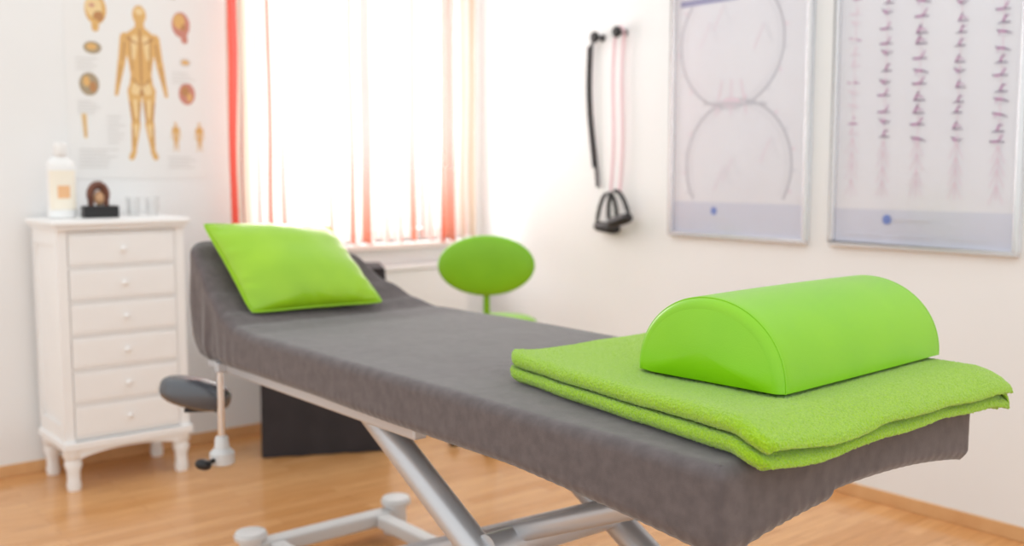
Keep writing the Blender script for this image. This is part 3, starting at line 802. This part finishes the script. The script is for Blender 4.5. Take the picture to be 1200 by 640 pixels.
# ------------------------------------------------------------ bolster
def bolster():
    rotz = math.radians(3.0); Lb = .598; Wb = .330; Hb = .154; c = Vector((1.735, 1.214, .8680))
    prof = []
    n = 44
    for i in range(n+1):
        a = math.pi*i/n
        prof.append((-math.cos(a)*Wb/2, abs(math.sin(a))**.92*Hb))
    m = 16
    for i in range(1, m): prof.append((Wb/2-Wb*i/m, 0))
    N = len(prof)
    def T(x, y, z):
        cx, sx = math.cos(rotz), math.sin(rotz)
        return (c.x+x*cx-y*sx, c.y+x*sx+y*cx, c.z+z)
    def ring(x, s):
        out = []
        for y, z in prof:
            l = math.hypot(y, z-.03) or 1
            k = max(0, 1-s/l*1.0)
            out.append(T(x, y*k, max(0, .03+(z-.03)*k) if z > 0 else 0))
        return out
    r = .024; ins = .9
    xs = [(-Lb/2+r*(1-math.cos(math.radians(g))), r*ins*(1-math.sin(math.radians(g)))) for g in (0, 12, 24, 36, 48, 60, 75, 90)]
    left = xs[:]
    for i in range(1, 40): xs.append((-Lb/2+r+(Lb-2*r)*i/40, -.0015*math.sin(math.pi*i/40)))
    xs += [(-x, s) for x, s in left[::-1]]
    vs = []
    for x, s in xs: vs += ring(x, s)
    K = len(xs); body = B()
    body.add(vs, [(j*N+i, j*N+(i+1) % N, (j+1)*N+(i+1) % N, (j+1)*N+i) for j in range(K-1) for i in range(N)])
    ends = []
    for sgn in (-1, 1):
        e = B(); vs = []; s0 = r*ins
        base = ring(sgn*Lb/2, s0); cc = Vector(T(sgn*Lb/2, 0, .055))
        axv = (Vector(T(1, 0, 0))-Vector(T(0, 0, 0)))*sgn
        for k in range(13):
            t = 1-k/12
            for p in base:
                v = cc.lerp(Vector(p), max(t, .01)); vs.append(v+axv*(.014*(1-t**2)))
        e.add(vs, [(j*N+i, j*N+(i+1) % N, (j+1)*N+(i+1) % N, (j+1)*N+i) for j in range(12) for i in range(N)]+[[12*N+i for i in range(N)]])
        ends.append(e)
    seams = []
    for sgn in (-1, 1):
        g = math.radians(66)
        p = ring(sgn*(Lb/2-r*(1-math.cos(g))), r*ins*(1-math.sin(g))-.0003)
        seams.append(B().tube([Vector(q) for q in p], .0014, n=8, closed=True))
    t = thing('bolster_cushion', (c.x, c.y, c.z), 'half-round lime green leather bolster lying on the towel', 'cushion')
    body.done('cover', M_lime, parent=t, ang=60)
    for e in ends: e.done('end_panel', M_lime, parent=t, ang=80)
    for s in seams: s.done('seam', M_lime, parent=t)
bolster()

# ------------------------------------------------------------ square pillow
def pillow():
    BL, BR, TL, TR = Vector((1.288, 2.765, .836)), Vector((1.715, 2.72, .838)), Vector((1.238, 2.985, 1.092)), Vector((1.675, 2.985, 1.068))
    nrm = (BR-BL).cross(TL-BL).normalized()
    if nrm.y > 0: nrm = -nrm
    n = 44; th = .072
    def pt(u, v, side):
        uu, vv = u*2-1, v*2-1
        pin = .035
        ux = uu*(1-pin*(1-vv*vv)*abs(uu)**3*1.0); vx = vv*(1-pin*(1-uu*uu)*abs(vv)**3)
        # soften the four corner tips
        ct = (abs(uu)*abs(vv))**6*.035
        ux *= 1-ct; vx *= 1-ct
        a, c = (ux+1)/2, (vx+1)/2
        p = BL.lerp(BR, a).lerp(TL.lerp(TR, a), c)
        h = ((1-abs(uu)**2.2)*(1-abs(vv)**2.2))
        h = max(0, h)**.58*th
        ew = math.exp(-((1-max(abs(uu), abs(vv)))/.2)**2)
        wr = (0.005*nz(u*4, v*4, side)+.0028*ew*math.sin((u if abs(vv) > abs(uu) else v)*34+5*nz(u*4, v*4)))*min(1, h/.02)
        return p+nrm*((h+wr)*side)
    t = thing('pillow', (1.5, 2.86, .83), 'square yellow-green leather pillow leaning on the raised headrest', 'pillow')
    b = B()
    for side in (1, -1):
        vs = [pt(i/n, j/n, side) for j in range(n+1) for i in range(n+1)]
        b.add(vs, [(j*(n+1)+i, j*(n+1)+i+1, (j+1)*(n+1)+i+1, (j+1)*(n+1)+i) for j in range(n) for i in range(n)])
    b.done('cover', M_lime2, parent=t, ang=180)
    path = [pt(i/n, 0, 0) for i in range(n)]+[pt(1, i/n, 0) for i in range(n)]+[pt(1-i/n, 1, 0) for i in range(n)]+[pt(0, 1-i/n, 0) for i in range(n)]
    B().tube(path, .0035, n=8, closed=True).done('seam', M_lime2, parent=t)
pillow()

# ------------------------------------------------------------ light
w = bpy.data.worlds.new('world'); scene.world = w; w.use_nodes = True
bg = w.node_tree.nodes['Background']; bg.inputs['Color'].default_value = (0.95, 0.985, 0.99, 1); bg.inputs['Strength'].default_value = 1.26
ld = bpy.data.lights.new('daylight', 'AREA'); ld.shape = 'RECTANGLE'; ld.size = 2.6; ld.size_y = 2.2; ld.energy = 165; ld.color = (1, 0.99, 0.98)
lo = bpy.data.objects.new('daylight', ld); scene.collection.objects.link(lo)
lo.location = (2.6, 5.25, 1.75); lo.rotation_euler = (math.radians(-90), 0, 0)

# ------------------------------------------------------------ camera
cd = bpy.data.cameras.new('camera'); cam = bpy.data.objects.new('camera', cd); scene.collection.objects.link(cam)
cd.lens = 36; cd.sensor_width = 36; cd.clip_start = 0.05
cam.location = (0, 0, 1.25); cam.rotation_euler = (math.radians(90-5.71), 0, math.radians(-39.4))
cd.dof.use_dof = True; cd.dof.focus_distance = 1.80; cd.dof.aperture_fstop = 2.4
scene.camera = cam
